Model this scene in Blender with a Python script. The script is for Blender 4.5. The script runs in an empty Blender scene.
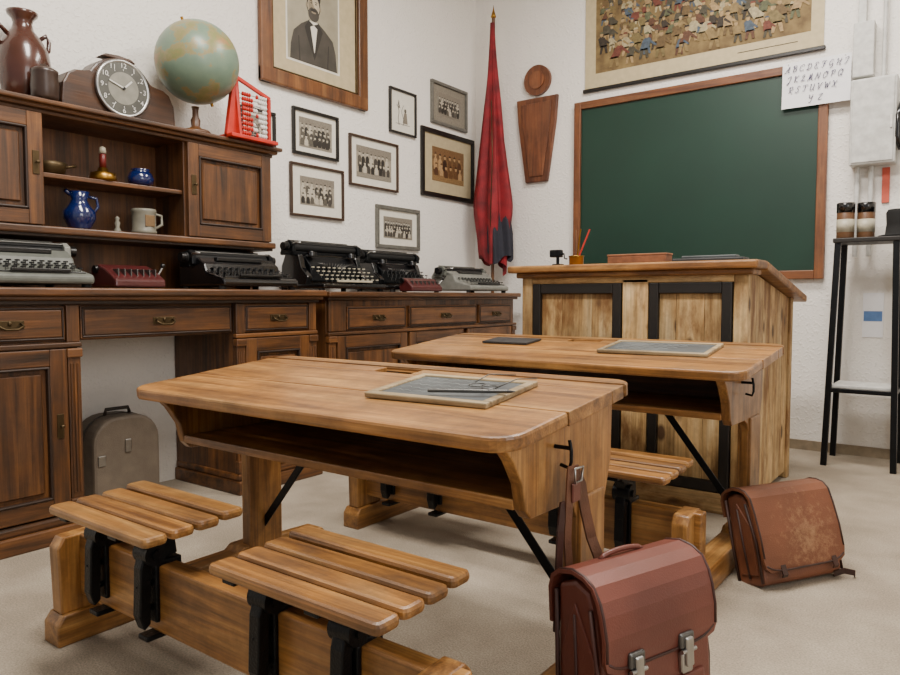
import bpy,bmesh,math,random
from mathutils import Vector,Matrix
random.seed(4)
# ------------------------------------------------------------ materials
def lin(h):
    h=h.lstrip('#'); o=[]
    for i in (0,2,4):
        c=int(h[i:i+2],16)/255
        o.append(c/12.92 if c<=.04045 else ((c+.055)/1.055)**2.4)
    return (o[0],o[1],o[2],1)
def base(name):
    m=bpy.data.materials.new(name); m.use_nodes=True
    n=m.node_tree.nodes; l=m.node_tree.links
    return m,n,l,n['Principled BSDF']
def mat(name,col,rough=.5,metal=0,var=.12,scale=30,bump=0.0,bscale=200,coat=0,col2=None):
    m,n,l,p=base(name)
    p.inputs['Roughness'].default_value=rough; p.inputs['Metallic'].default_value=metal
    p.inputs['Coat Weight'].default_value=coat
    tc=n.new('ShaderNodeTexCoord')
    no=n.new('ShaderNodeTexNoise'); no.inputs['Scale'].default_value=scale; no.inputs['Detail'].default_value=5
    l.new(tc.outputs['Object'],no.inputs['Vector'])
    cr=n.new('ShaderNodeValToRGB'); c=lin(col)
    cr.color_ramp.elements[0].position=.35; cr.color_ramp.elements[1].position=.68
    cr.color_ramp.elements[0].color=lin(col2) if col2 else tuple(x*(1-var*2) for x in c[:3])+(1,)
    cr.color_ramp.elements[1].color=c
    l.new(no.outputs['Fac'],cr.inputs['Fac']); l.new(cr.outputs['Color'],p.inputs['Base Color'])
    if bump:
        n2=n.new('ShaderNodeTexNoise'); n2.inputs['Scale'].default_value=bscale; n2.inputs['Detail'].default_value=3
        l.new(tc.outputs['Object'],n2.inputs['Vector'])
        bp=n.new('ShaderNodeBump'); bp.inputs['Strength'].default_value=bump; bp.inputs['Distance'].default_value=.01
        l.new(n2.outputs['Fac'],bp.inputs['Height']); l.new(bp.outputs['Normal'],p.inputs['Normal'])
    return m
def wood(name,cols,axis,rough=.4,across=22,along=1.6,coat=.15,stain=None,wear=.25,knots=False,stainpos=.5):
    m,n,l,p=base(name)
    p.inputs['Coat Weight'].default_value=coat; p.inputs['Coat Roughness'].default_value=.3
    tc=n.new('ShaderNodeTexCoord'); at=n.new('ShaderNodeAttribute'); at.attribute_name='rnd'
    mul=n.new('ShaderNodeMath'); mul.operation='MULTIPLY'; mul.inputs[1].default_value=7.3
    l.new(at.outputs['Fac'],mul.inputs[0])
    ad=n.new('ShaderNodeVectorMath'); ad.operation='ADD'
    l.new(tc.outputs['Object'],ad.inputs[0]); l.new(mul.outputs[0],ad.inputs[1])
    mp=n.new('ShaderNodeMapping'); s=[across]*3; s['xyz'.index(axis)]=along
    mp.inputs['Scale'].default_value=s; l.new(ad.outputs[0],mp.inputs['Vector'])
    no=n.new('ShaderNodeTexNoise'); no.inputs['Scale'].default_value=1; no.inputs['Detail'].default_value=6; no.inputs['Roughness'].default_value=.6; no.inputs['Distortion'].default_value=.9
    l.new(mp.outputs[0],no.inputs['Vector'])
    cr=n.new('ShaderNodeValToRGB'); e=cr.color_ramp.elements
    e[0].position=.32; e[0].color=lin(cols[0]); e[1].position=.7; e[1].color=lin(cols[2])
    x=e.new(.5); x.color=lin(cols[1])
    l.new(no.outputs['Fac'],cr.inputs['Fac'])
    mp2=n.new('ShaderNodeMapping'); s2=[across*9]*3; s2['xyz'.index(axis)]=along*3; mp2.inputs['Scale'].default_value=s2
    l.new(ad.outputs[0],mp2.inputs['Vector'])
    n2=n.new('ShaderNodeTexNoise'); n2.inputs['Scale'].default_value=1; n2.inputs['Detail'].default_value=3
    l.new(mp2.outputs[0],n2.inputs['Vector'])
    r2=n.new('ShaderNodeMapRange'); r2.inputs[1].default_value=.3; r2.inputs[2].default_value=.7; r2.inputs[3].default_value=.68; r2.inputs[4].default_value=1.1
    l.new(n2.outputs['Fac'],r2.inputs[0])
    r3=n.new('ShaderNodeMapRange'); r3.inputs[3].default_value=.8; r3.inputs[4].default_value=1.14
    l.new(at.outputs['Fac'],r3.inputs[0])
    nw=n.new('ShaderNodeTexNoise'); nw.inputs['Scale'].default_value=6; nw.inputs['Detail'].default_value=7; nw.inputs['Roughness'].default_value=.7
    l.new(ad.outputs[0],nw.inputs['Vector'])
    rw=n.new('ShaderNodeMapRange'); rw.inputs[1].default_value=.36; rw.inputs[2].default_value=.62; rw.inputs[3].default_value=1-wear*1.3; rw.inputs[4].default_value=1+wear*.3
    l.new(nw.outputs['Fac'],rw.inputs[0])
    rr=n.new('ShaderNodeMapRange'); rr.inputs[1].default_value=.36; rr.inputs[2].default_value=.64; rr.inputs[3].default_value=rough+.12; rr.inputs[4].default_value=rough-.06
    l.new(nw.outputs['Fac'],rr.inputs[0]); l.new(rr.outputs[0],p.inputs['Roughness'])
    mm=n.new('ShaderNodeMath'); mm.operation='MULTIPLY'; l.new(r2.outputs[0],mm.inputs[0]); l.new(r3.outputs[0],mm.inputs[1])
    m2=n.new('ShaderNodeMath'); m2.operation='MULTIPLY'; l.new(mm.outputs[0],m2.inputs[0]); l.new(rw.outputs[0],m2.inputs[1])
    vm=n.new('ShaderNodeVectorMath'); vm.operation='SCALE'; l.new(cr.outputs['Color'],vm.inputs[0]); l.new(m2.outputs[0],vm.inputs['Scale'])
    out=vm.outputs[0]
    if stain:
        n3=n.new('ShaderNodeTexNoise'); n3.inputs['Scale'].default_value=7; n3.inputs['Detail'].default_value=5; n3.inputs['Roughness'].default_value=.65
        mp3=n.new('ShaderNodeMapping'); s3=[1.6]*3; s3['xyz'.index(axis)]=.6; mp3.inputs['Scale'].default_value=s3
        l.new(ad.outputs[0],mp3.inputs['Vector']); l.new(mp3.outputs[0],n3.inputs['Vector'])
        cr3=n.new('ShaderNodeValToRGB'); cr3.color_ramp.elements[0].position=stainpos; cr3.color_ramp.elements[0].color=(0,0,0,1)
        cr3.color_ramp.elements[1].position=stainpos+.15; cr3.color_ramp.elements[1].color=(.85,.85,.85,1)
        l.new(n3.outputs['Fac'],cr3.inputs['Fac'])
        mx=n.new('ShaderNodeMix'); mx.data_type='RGBA'; l.new(cr3.outputs['Color'],mx.inputs['Factor'])
        l.new(out,mx.inputs['A']); mx.inputs['B'].default_value=lin(stain); out=mx.outputs['Result']
    if knots:
        v=n.new('ShaderNodeTexVoronoi'); v.inputs['Scale'].default_value=1
        mk=n.new('ShaderNodeMapping'); sk=[9]*3; sk['xyz'.index(axis)]=5; mk.inputs['Scale'].default_value=sk
        l.new(ad.outputs[0],mk.inputs['Vector']); l.new(mk.outputs[0],v.inputs['Vector'])
        ck=n.new('ShaderNodeValToRGB'); ck.color_ramp.elements[0].position=.12; ck.color_ramp.elements[0].color=(.9,.9,.9,1); ck.color_ramp.elements[1].position=.20; ck.color_ramp.elements[1].color=(0,0,0,1)
        l.new(v.outputs['Distance'],ck.inputs['Fac'])
        mx=n.new('ShaderNodeMix'); mx.data_type='RGBA'; l.new(ck.outputs['Color'],mx.inputs['Factor'])
        l.new(out,mx.inputs['A']); mx.inputs['B'].default_value=lin('#3f2412'); out=mx.outputs['Result']
    l.new(out,p.inputs['Base Color'])
    bp=n.new('ShaderNodeBump'); bp.inputs['Strength'].default_value=.15; bp.inputs['Distance'].default_value=.003
    l.new(n2.outputs['Fac'],bp.inputs['Height']); l.new(bp.outputs['Normal'],p.inputs['Normal'])
    return m
OAK=('#67421f','#9a6933','#bd8c4e')
DK=('#33200f','#603b1c','#80532a')
PINE=('#8c6536','#c4a06a','#dfc292')
oakx,oaky,oakz=[wood('oak_'+a,OAK,a,rough=.38,coat=.22,wear=.32) for a in 'xyz']
dkx,dky,dkz=[wood('walnut_'+a,DK,a,rough=.42,coat=.15) for a in 'xyz']
pinex,piney,pinez=[wood('pine_'+a,PINE,a,rough=.6,across=14,coat=0,stain='#6e451c',knots=True,stainpos=.5) for a in 'xyz']
toplec=wood('lectern_top_wood',('#6d431f','#94632f','#b98a4c'),'x',rough=.5,stain='#5a3a1c')
clockw=wood('clock_wood',('#2a170c','#472b18','#5e3c22'),'y',rough=.35)
dwalnut=mat('walnut_dark',"#2c1a0d",.5)  # darker walnut for mouldings, bun feet and the inkwell recess
iron=mat('cast_iron','#15171a',.38,.6,bump=.15)
black=mat('black_enamel','#0c0c0e',.22,0,coat=.6)
blackmat=mat('black_paint','#1a1612',.5)
chrome=mat('steel','#b9b9b7',.3,1)
dsteel=mat('dull_steel','#6d6d6b',.4,.9)
brass=mat('aged_brass','#a37a36',.35,1)
dbrass=mat('dark_brass','#54452e',.45,.8)
cream=mat('cream_key','#b9b29c',.4)
darkkey=mat('black_key','#121212',.3)
rubber=mat('rubber','#111111',.7)
grey=mat('grey_shell','#63665f',.45)
silver=mat('light_grey_shell','#85867f',.4)
burg=mat('burgundy_shell','#4c1c1c',.35,coat=.3)
leather1=mat('chestnut_leather','#733c2f',.42,0,.2,5,.10,320,coat=.12,col2='#5c2d23')
leather1d=mat('chestnut_leather_dark','#432018',.5,0,.25,14,.1,320)
leather2=mat('worn_leather','#7b4930',.5,0,.3,6,.12,300,col2='#5a3220')
leather2d=mat('worn_leather_dark','#3c2016',.6,0,.3,14,.1,300)
strapm=mat('strap_leather','#6e4630',.5,0,.25,20,.15,250)
def scufflea():
    m=mat('scuffed_leather','#7a472c',.5,0,.3,5,.12,300,col2='#623821')
    n=m.node_tree.nodes; l=m.node_tree.links; p=n['Principled BSDF']; src=p.inputs['Base Color'].links[0].from_socket
    tc=n.new('ShaderNodeTexCoord'); a=n.new('ShaderNodeTexNoise'); a.inputs['Scale'].default_value=45; a.inputs['Detail'].default_value=9; a.inputs['Roughness'].default_value=.8
    l.new(tc.outputs['Object'],a.inputs['Vector'])
    d=n.new('ShaderNodeVectorMath'); d.operation='DISTANCE'; d.inputs[1].default_value=(.03,-.02,.13); l.new(tc.outputs['Object'],d.inputs[0])
    sb=n.new('ShaderNodeMath'); sb.operation='MULTIPLY_ADD'; sb.inputs[1].default_value=-1.6; sb.inputs[2].default_value=.15; l.new(d.outputs['Value'],sb.inputs[0])
    s=n.new('ShaderNodeMath'); s.operation='ADD'; l.new(a.outputs['Fac'],s.inputs[0]); l.new(sb.outputs[0],s.inputs[1])
    cr=n.new('ShaderNodeValToRGB'); cr.color_ramp.elements[0].position=.5; cr.color_ramp.elements[1].position=.75; cr.color_ramp.elements[1].color=(.6,.6,.6,1)
    l.new(s.outputs[0],cr.inputs['Fac'])
    mx=n.new('ShaderNodeMix'); mx.data_type='RGBA'; l.new(cr.outputs['Color'],mx.inputs['Factor']); l.new(src,mx.inputs['A']); mx.inputs['B'].default_value=lin('#b48a62')
    l.new(mx.outputs['Result'],p.inputs['Base Color']); return m
scuff=scufflea()
slate=mat('slate','#54595a',.5,0,.2,9,col2='#3c4042')
slated=mat('slate_dark','#2f3031',.5,0,.15,15)
chalk=mat('chalk','#a9adaa',.9)
lightwood=wood('bleached_wood',('#7d6a4c','#a18c68','#b8a580'),'x',rough=.6,coat=0)
redm=mat('red_paint','#c22a1c',.35)
white=mat('white_paint','#e4e2dc',.45)
whitep=mat('white_plastic','#cfcfca',.5)
blueg=mat('cobalt_glaze','#101f52',.15,coat=.8)
stone=mat('stoneware','#7d7a6c',.4)
jugm=mat('brown_stoneware','#4c281c',.25,0,.2,8,coat=.4)
flagm=mat('red_flag','#8c1420',.75,0,.25,12,.2,500,col2='#5d0d16')
flagb=mat('navy_flag','#22232f',.8)
casem=mat('case_grey','#74685a',.6,0,.12,20,.2,300)
casedk=mat('case_trim','#3a332c',.6)
paper=mat('paper','#ddd9cc',.8,var=.04)
paperw=mat('white_paper','#ececee',.8,var=.02)
matb=mat('mount_board','#bfb08c',.8,var=.06)
matp=mat('passepartout','#b5a684',.8,var=.05)
ph=[mat('photo_tone_%d'%i,c,.55,var=.15,scale=120) for i,c in enumerate(('#2f2b26','#45403a','#5b564c','#857d70','#8c8577','#c4bba8'))]
phbr=[mat('sepia_tone_%d'%i,c,.55,var=.2,scale=120) for i,c in enumerate(('#3a2415','#543621','#6b4a2c','#7d5c3a','#8f7048','#b89468'))]
phbg=mat('photo_background','#a49c8c',.55,var=.2,scale=25,col2='#857d6f')
phbg2=mat('sepia_background','#7f603c',.55,var=.3,scale=25,col2='#4f3821')
phbg3=mat('faded_background','#8f8b80',.55,var=.2,scale=20,col2='#736f66')
blackfr=mat('black_frame','#14110f',.35)
silfr=mat('silver_frame','#77766f',.45,.4)
ink=mat('purple_ink','#38325f',.7)
emb=wood('emblem_wood',('#5c2f18','#7a4526','#8b5735'),'z',rough=.45)
boardfr=wood('board_frame',('#5c3018','#7d4b28','#92603a'),'z',rough=.45)
boardfx=wood('board_frame_x',('#5c3018','#7d4b28','#92603a'),'x',rough=.45)
green=mat('chalkboard_green','#0e3327',.42,0,.08,3)
def wallmat():
    m,n,l,p=base('woodchip_wall'); p.inputs['Roughness'].default_value=.85
    p.inputs['Base Color'].default_value=lin('#ebe7e0')
    tc=n.new('ShaderNodeTexCoord'); v=n.new('ShaderNodeTexNoise'); v.inputs['Scale'].default_value=75; v.inputs['Detail'].default_value=3
    l.new(tc.outputs['Object'],v.inputs['Vector'])
    cr=n.new('ShaderNodeValToRGB'); cr.color_ramp.elements[0].position=.52; cr.color_ramp.elements[1].position=.68
    l.new(v.outputs['Fac'],cr.inputs['Fac'])
    b=n.new('ShaderNodeBump'); b.inputs['Strength'].default_value=.4; b.inputs['Distance'].default_value=.006
    l.new(cr.outputs['Color'],b.inputs['Height']); l.new(b.outputs['Normal'],p.inputs['Normal'])
    return m
wallm=wallmat()
floorm=mat('carpet','#a99d8b',.95,0,.08,6,.5,260,col2='#958978')
def floorfix(m):
    n=m.node_tree.nodes; l=m.node_tree.links; p=n['Principled BSDF']
    tc=n.new('ShaderNodeTexCoord'); a=n.new('ShaderNodeTexNoise'); a.inputs['Scale'].default_value=220; a.inputs['Detail'].default_value=2
    l.new(tc.outputs['Object'],a.inputs['Vector'])
    r=n.new('ShaderNodeMapRange'); r.inputs[1].default_value=.3; r.inputs[2].default_value=.7; r.inputs[3].default_value=.72; r.inputs[4].default_value=1.15
    l.new(a.outputs['Fac'],r.inputs[0])
    src=p.inputs['Base Color'].links[0].from_socket
    s=n.new('ShaderNodeVectorMath'); s.operation='SCALE'; l.new(src,s.inputs[0]); l.new(r.outputs[0],s.inputs['Scale']); l.new(s.outputs[0],p.inputs['Base Color'])
floorfix(floorm)
ceilm=mat('ceiling_paint','#e6e4e0',.9,var=.02)
def globemat():
    m,n,l,p=base('globe_map'); p.inputs['Roughness'].default_value=.35
    tc=n.new('ShaderNodeTexCoord'); a=n.new('ShaderNodeTexNoise'); a.inputs['Scale'].default_value=7.5; a.inputs['Detail'].default_value=8; a.inputs['Roughness'].default_value=.6
    l.new(tc.outputs['Object'],a.inputs['Vector'])
    c=n.new('ShaderNodeValToRGB'); e=c.color_ramp.elements; c.color_ramp.interpolation='LINEAR'
    e[0].position=.0; e[0].color=lin('#4c6862'); e[1].position=.495; e[1].color=lin('#728672')
    for pos,cc in((.505,'#8f825d'),(.58,'#7b7f50'),(.66,'#9c7a50')):
        q=e.new(pos); q.color=lin(cc)
    l.new(a.outputs['Fac'],c.inputs['Fac']); l.new(c.outputs['Color'],p.inputs['Base Color']); return m
globem=globemat()
# ------------------------------------------------------------ builder
class B:
    def __init__(s,name):
        s.name=name; s.bm=bmesh.new(); s.lay=s.bm.faces.layers.float.new('rnd'); s.mats=[]
    def mi(s,m):
        if m not in s.mats: s.mats.append(m)
        return s.mats.index(m)
    def add(s,tb,m,M=None,smooth=False):
        if M is not None: bmesh.ops.transform(tb,matrix=M,verts=tb.verts[:])
        i=s.mi(m); r=random.random(); vm={}
        for v in tb.verts: vm[v]=s.bm.verts.new(v.co)
        for f in tb.faces:
            try: nf=s.bm.faces.new([vm[v] for v in f.verts])
            except ValueError: continue
            nf.material_index=i; nf.smooth=smooth; nf[s.lay]=r
        tb.free()
    def bb(s,x0,x1,y0,y1,z0,z1,m,bev=.003,M=None,seg=2):
        tb=bmesh.new(); bmesh.ops.create_cube(tb,size=1)
        sx,sy,sz=x1-x0,y1-y0,z1-z0
        for v in tb.verts: v.co=Vector(((v.co.x+.5)*sx+x0,(v.co.y+.5)*sy+y0,(v.co.z+.5)*sz+z0))
        bev=min(bev,.45*min(abs(sx),abs(sy),abs(sz)))
        if bev>0: bmesh.ops.bevel(tb,geom=tb.edges[:],offset=bev,segments=seg,affect='EDGES',profile=.5)
        s.add(tb,m,M)
    def beam(s,p0,p1,w,t,m,up=(0,0,1),bev=.002):
        p0=Vector(p0);p1=Vector(p1); z=(p1-p0); L=z.length; z.normalize()
        x=Vector(up).cross(z)
        if x.length<1e-4: x=Vector((1,0,0))
        x.normalize(); y=z.cross(x)
        M=Matrix((( x.x,y.x,z.x,p0.x),(x.y,y.y,z.y,p0.y),(x.z,y.z,z.z,p0.z),(0,0,0,1)))
        s.bb(-w/2,w/2,-t/2,t/2,0,L,m,bev,M)
    def cyl(s,p0,p1,r0,m,r1=None,seg=20,smooth=True):
        if r1 is None: r1=r0
        p0=Vector(p0);p1=Vector(p1);z=p1-p0;L=z.length;z.normalize()
        q=Vector((0,0,1)).rotation_difference(z).to_matrix().to_4x4(); q.translation=p0
        tb=bmesh.new(); a=[];c=[]
        for i in range(seg):
            t=2*math.pi*i/seg
            a.append(tb.verts.new((r0*math.cos(t),r0*math.sin(t),0))); c.append(tb.verts.new((r1*math.cos(t),r1*math.sin(t),L)))
        for i in range(seg):
            j=(i+1)%seg; tb.faces.new((a[i],a[j],c[j],c[i]))
        s.add(tb,m,q,smooth)
        tb=bmesh.new(); a=[tb.verts.new((r0*math.cos(2*math.pi*i/seg),r0*math.sin(2*math.pi*i/seg),0)) for i in range(seg)]
        tb.faces.new(a[::-1])
        c=[tb.verts.new((r1*math.cos(2*math.pi*i/seg),r1*math.sin(2*math.pi*i/seg),L)) for i in range(seg)]
        tb.faces.new(c); s.add(tb,m,q)
    def lathe(s,prof,c,m,seg=32,M=None):
        tb=bmesh.new(); rings=[]
        for r,z in prof:
            rings.append([tb.verts.new((max(r,.0002)*math.cos(2*math.pi*i/seg),max(r,.0002)*math.sin(2*math.pi*i/seg),z)) for i in range(seg)])
        for k in range(len(rings)-1):
            for i in range(seg):
                j=(i+1)%seg; tb.faces.new((rings[k][i],rings[k][j],rings[k+1][j],rings[k+1][i]))
        tb.faces.new(rings[0][::-1]); tb.faces.new(rings[-1])
        T=Matrix.Translation(Vector(c))
        s.add(tb,m,T@M if M is not None else T,True)
    def ell(s,c,r,m,seg=24,M=None):
        tb=bmesh.new(); bmesh.ops.create_uvsphere(tb,u_segments=seg,v_segments=seg//2,radius=1)
        if isinstance(r,(int,float)): r=(r,r,r)
        T=Matrix.Translation(Vector(c)); S=Matrix.Diagonal((r[0],r[1],r[2],1))
        s.add(tb,m,T@(M@S if M is not None else S),True)
    def tube(s,pts,r,m,seg=10,closed=False):
        pts=[Vector(p) for p in pts]; n=len(pts); tb=bmesh.new(); rings=[]; pn=None
        for i,p in enumerate(pts):
            a=pts[i-1] if (i>0 or closed) else p; c=pts[(i+1)%n] if (i<n-1 or closed) else p
            t=(c-a).normalized()
            if pn is None:
                pn=t.orthogonal().normalized()
            pn=(pn-t*pn.dot(t)).normalized(); bn=t.cross(pn)
            rr=r[i] if isinstance(r,(list,tuple)) else r
            rings.append([tb.verts.new(p+rr*(math.cos(2*math.pi*k/seg)*pn+math.sin(2*math.pi*k/seg)*bn)) for k in range(seg)])
        for i in range(n if closed else n-1):
            A=rings[i];C=rings[(i+1)%n]
            for k in range(seg):
                j=(k+1)%seg; tb.faces.new((A[k],A[j],C[j],C[k]))
        if not closed: tb.faces.new(rings[0][::-1]); tb.faces.new(rings[-1])
        s.add(tb,m,None,True)
    def ribbon(s,pts,wv,w,t,m,M=None):
        pts=[Vector(p) for p in pts]; wv=Vector(wv).normalized(); tb=bmesh.new(); rings=[]; n=len(pts)
        for i,p in enumerate(pts):
            tg=(pts[min(i+1,n-1)]-pts[max(i-1,0)]).normalized(); nn=tg.cross(wv).normalized()
            ww=w[i] if isinstance(w,(list,tuple)) else w
            rings.append([tb.verts.new(p+wv*ww/2*a+nn*t/2*c) for a,c in((-1,-1),(1,-1),(1,1),(-1,1))])
        for i in range(n-1):
            for k in range(4):
                j=(k+1)%4; tb.faces.new((rings[i][k],rings[i][j],rings[i+1][j],rings[i+1][k]))
        tb.faces.new(rings[0][::-1]); tb.faces.new(rings[-1])
        bmesh.ops.recalc_face_normals(tb,faces=tb.faces[:]); s.add(tb,m,M)
    def prism(s,pts,t0,t1,plane,m,bev=0,M=None):
        tb=bmesh.new()
        f=lambda a,b,t:{'xy':(a,b,t),'yz':(t,a,b),'xz':(a,t,b)}[plane]
        A=[tb.verts.new(f(a,b,t0)) for a,b in pts]; C=[tb.verts.new(f(a,b,t1)) for a,b in pts]
        tb.faces.new(A); tb.faces.new(C[::-1]); n=len(pts)
        for i in range(n): tb.faces.new((A[i],A[(i+1)%n],C[(i+1)%n],C[i]))
        bmesh.ops.recalc_face_normals(tb,faces=tb.faces[:])
        if bev: 
            es=[e for e in tb.edges if len(e.link_faces)==2 and e.calc_face_angle(0)>.6]
            bmesh.ops.bevel(tb,geom=es,offset=bev,segments=2,affect='EDGES',profile=.5)
        s.add(tb,m,M)
    def poly(s,pts,m):
        tb=bmesh.new(); tb.faces.new([tb.verts.new(p) for p in pts]); s.add(tb,m)
    def done(s,loc=None,rz=0,rot=None):
        if loc is None:
            xs=[v.co for v in s.bm.verts]
            c=Vector(((min(v.x for v in xs)+max(v.x for v in xs))/2,(min(v.y for v in xs)+max(v.y for v in xs))/2,min(v.z for v in xs)))
            bmesh.ops.translate(s.bm,vec=-c,verts=s.bm.verts[:]); loc=c
        me=bpy.data.meshes.new(s.name); s.bm.to_mesh(me); s.bm.free()
        for m in s.mats: me.materials.append(m)
        o=bpy.data.objects.new(s.name,me); bpy.context.scene.collection.objects.link(o)
        o.location=loc; o.rotation_euler=rot if rot else (0,0,rz)
        return o
def text(parent,name,body,loc,rot,size,m,shear=0,align='CENTER'):
    c=bpy.data.curves.new(name,'FONT'); c.body=body; c.size=size; c.align_x=align; c.align_y='CENTER'; c.extrude=.0004; c.shear=shear
    c.materials.append(m); o=bpy.data.objects.new(name,c); bpy.context.scene.collection.objects.link(o)
    o.parent=parent; o.location=Vector(loc)-parent.location; o.rotation_euler=rot; return o
def rrect(x0,x1,y0,y1,rs,n=6):
    out=[]
    for (cx,cy,sx,sy,r,a0) in((x0,y0,1,1,rs[0],180),(x1,y0,-1,1,rs[1],270),(x1,y1,-1,-1,rs[2],0),(x0,y1,1,-1,rs[3],90)):
        if r<=0: out.append((cx,cy)); continue
        for k in range(n+1):
            a=math.radians(a0+90*k/n); out.append((cx+sx*r+r*math.cos(a),cy+sy*r+r*math.sin(a)))
    return out
XW=-2.84; YW=4.12
# ------------------------------------------------------------ room
def slab(name,x0,x1,y0,y1,z0,z1,m):
    b=B(name); b.bb(x0,x1,y0,y1,z0,z1,m,0); return b.done()
slab('floor',XW,1.9,-1.6,YW,-.1,0,floorm)
slab('wall_left',XW-.1,XW,-1.6,YW+.1,-.1,3.1,wallm)
slab('wall_back',XW,1.9,YW,YW+.1,-.1,3.1,wallm)
slab('wall_right',1.9,2.0,-1.6,YW+.1,-.1,3.1,wallm)
slab('ceiling',XW-.1,2.0,-1.6,YW+.1,3.1,3.2,ceilm)
bbm=mat('baseboard_paint','#8f8069',.7)
slab('baseboard_back',XW,1.9,YW-.012,YW,0,.05,bbm)
# ------------------------------------------------------------ school desks
def school_desk(x0,x1,y0,zf,zb,ov=0):
    b=B('school_desk')
    D=.51; ang=math.atan((zb-zf)/D)
    M=Matrix.Translation((0,y0,zf))@Matrix.Rotation(ang,4,'X')
    th=.028; X1=x1+ov
    b.prism(rrect(x0,X1,0,.205,(.055,.055,0,0)),-th,0,'xy',oakx,.006,M)
    b.prism(rrect(x0,X1,.2065,.395,(0,0,0,0)),-th,0,'xy',oakx,.002,M)
    xc=(x0+X1)/2-.03
    b.bb(x0,xc-.062,.3965,.452,-th,0,oakx,.002,M); b.bb(xc+.062,X1,.3965,.452,-th,0,oakx,.002,M)
    b.bb(xc-.064,xc+.064,.3955,.452,-th,-.020,dwalnut,0,M)
    b.bb(xc-.06,xc-.015,.40,.447,-.020,-.010,black,.002,M)
    b.prism(rrect(x0,X1,.464,D,(0,0,.045,.045)),-th,0,'xy',oakx,.004,M)
    b.bb(x0+.01,X1-.01,.450,.466,-th,-.009,oakx,0,M)
    def ztop(y): return zf-th+(y-y0)*math.tan(ang)-.001
    for xa in(x0+.05,x1-.05+ov*.6):
        t=.013
        pr=[(y0+.045,ztop(y0+.045)),(y0+.075,zf-.055),(y0+.105,zf-.10),(y0+.118,zf-.15),(y0+.135,zf-.168),(y0+.27,zf-.172),(y0+.30,zf-.185),(y0+.315,zf-.21),
            (y0+.32,.06),(y0+.43,.06),(y0+.432,zf-.30),(y0+.445,zf-.2),(y0+.475,zf-.12),(y0+.48,ztop(y0+.48))]
        b.prism(pr,xa-t,xa+t,'yz',oakz,.003)
        b.bb(xa-.02,xa+.02,y0+.318,y0+.432,.06,zf-.17,oakz,.004)
    b.bb(x0+.062,x1-.062+ov*.6,y0+.115,y0+.46,zf-.152,zf-.132,oakx,.003)
    b.bb(x0+.062,x1-.062+ov*.6,y0+.445,y0+.462,zf-.152,ztop(y0+.45)-.002,dkx,.002)
    for xa in(x0+.03,x1-.03):
        pr=[(y0-.215,0),(y0-.215,.05),(y0-.2,.07),(y0-.01,.075),(y0+.28,.075),(y0+.3,.09),(y0+.46,.09),(y0+.48,.075),(y0+.6,.07),(y0+.615,.05),(y0+.615,0)]
        b.prism(pr,xa-.035,xa+.035,'yz',oaky,.004)
        pr=[(y0-.20,.07),(y0-.205,.225),(y0-.19,.248),(y0-.105,.25),(y0-.09,.235),(y0-.085,.07)]
        b.prism(pr,xa-.022,xa+.022,'yz',oakz,.004)
    b.bb(x0+.03,x1+.01,y0-.155,y0-.113,.105,.248,oakx,.004)
    for a,c in((x0+.12,x0+.50),(x1-.44,x1-.05)):
        for k in range(4):
            ya=y0-.255+k*.058
            zz=.352+(0,.002,.004,.010)[k]
            b.prism(rrect(a,c,ya,ya+.052,(.012,.012,.012,.012),3),zz-.02,zz,'xy',oakx,.007)
        for xb in(a+.045,a+.245):
            b.bb(xb-.016,xb+.016,y0-.245,y0-.03,.322,.333,iron,.002)
            b.prism([(y0-.225,.325),(y0-.10,.325),(y0-.115,.30),(y0-.11,.262),(y0-.162,.255),(y0-.17,.24),(y0-.173,.13),(y0-.187,.12),(y0-.197,.15),(y0-.193,.25),(y0-.182,.285),(y0-.20,.31)],xb-.014,xb+.014,'yz',iron,.003)
            b.cyl((xb-.024,y0-.165,.275),(xb+.024,y0-.165,.275),.024,iron)
            b.cyl((xb-.03,y0-.165,.275),(xb+.03,y0-.165,.275),.010,iron)
            b.bb(xb-.02,xb+.02,y0-.164,y0-.104,.245,.257,iron,.003)
            b.bb(xb-.02,xb+.02,y0-.165,y0-.155,.13,.25,iron,.003)
            b.bb(xb-.02,xb+.02,y0-.113,y0-.104,.13,.25,iron,.003)
            b.bb(xb-.018,xb+.018,y0-.185,y0-.105,.095,.106,iron,.003)
            for zz in(.16,.21): b.ell((xb,y0-.176,zz),(.007,.022,.007),iron,10)
    b.beam((x1-.30,y0+.37,zf-.15),(x1-.06,y0+.37,.14),.022,.006,iron,(0,1,0))
    b.beam((x0+.30,y0+.37,zf-.15),(x0+.06,y0+.37,.14),.022,.006,iron,(0,1,0))
    xo=x1-.036+ov*.6
    b.cyl((xo,y0+.22,zf-.05),(xo+.03,y0+.22,zf-.05),.004,iron,seg=10)
    b.tube([(xo+.03,y0+.22,zf-.035),(xo+.034,y0+.22,zf-.055),(xo+.034,y0+.22,zf-.075),(xo+.03,y0+.22,zf-.087),(xo+.012,y0+.22,zf-.083)],.0035,iron,8)
    return b.done()
school_desk(-1.73,-.60,.965,.572,.622)
school_desk(-1.77,-.57,1.98,.60,.65,.065)
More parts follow.
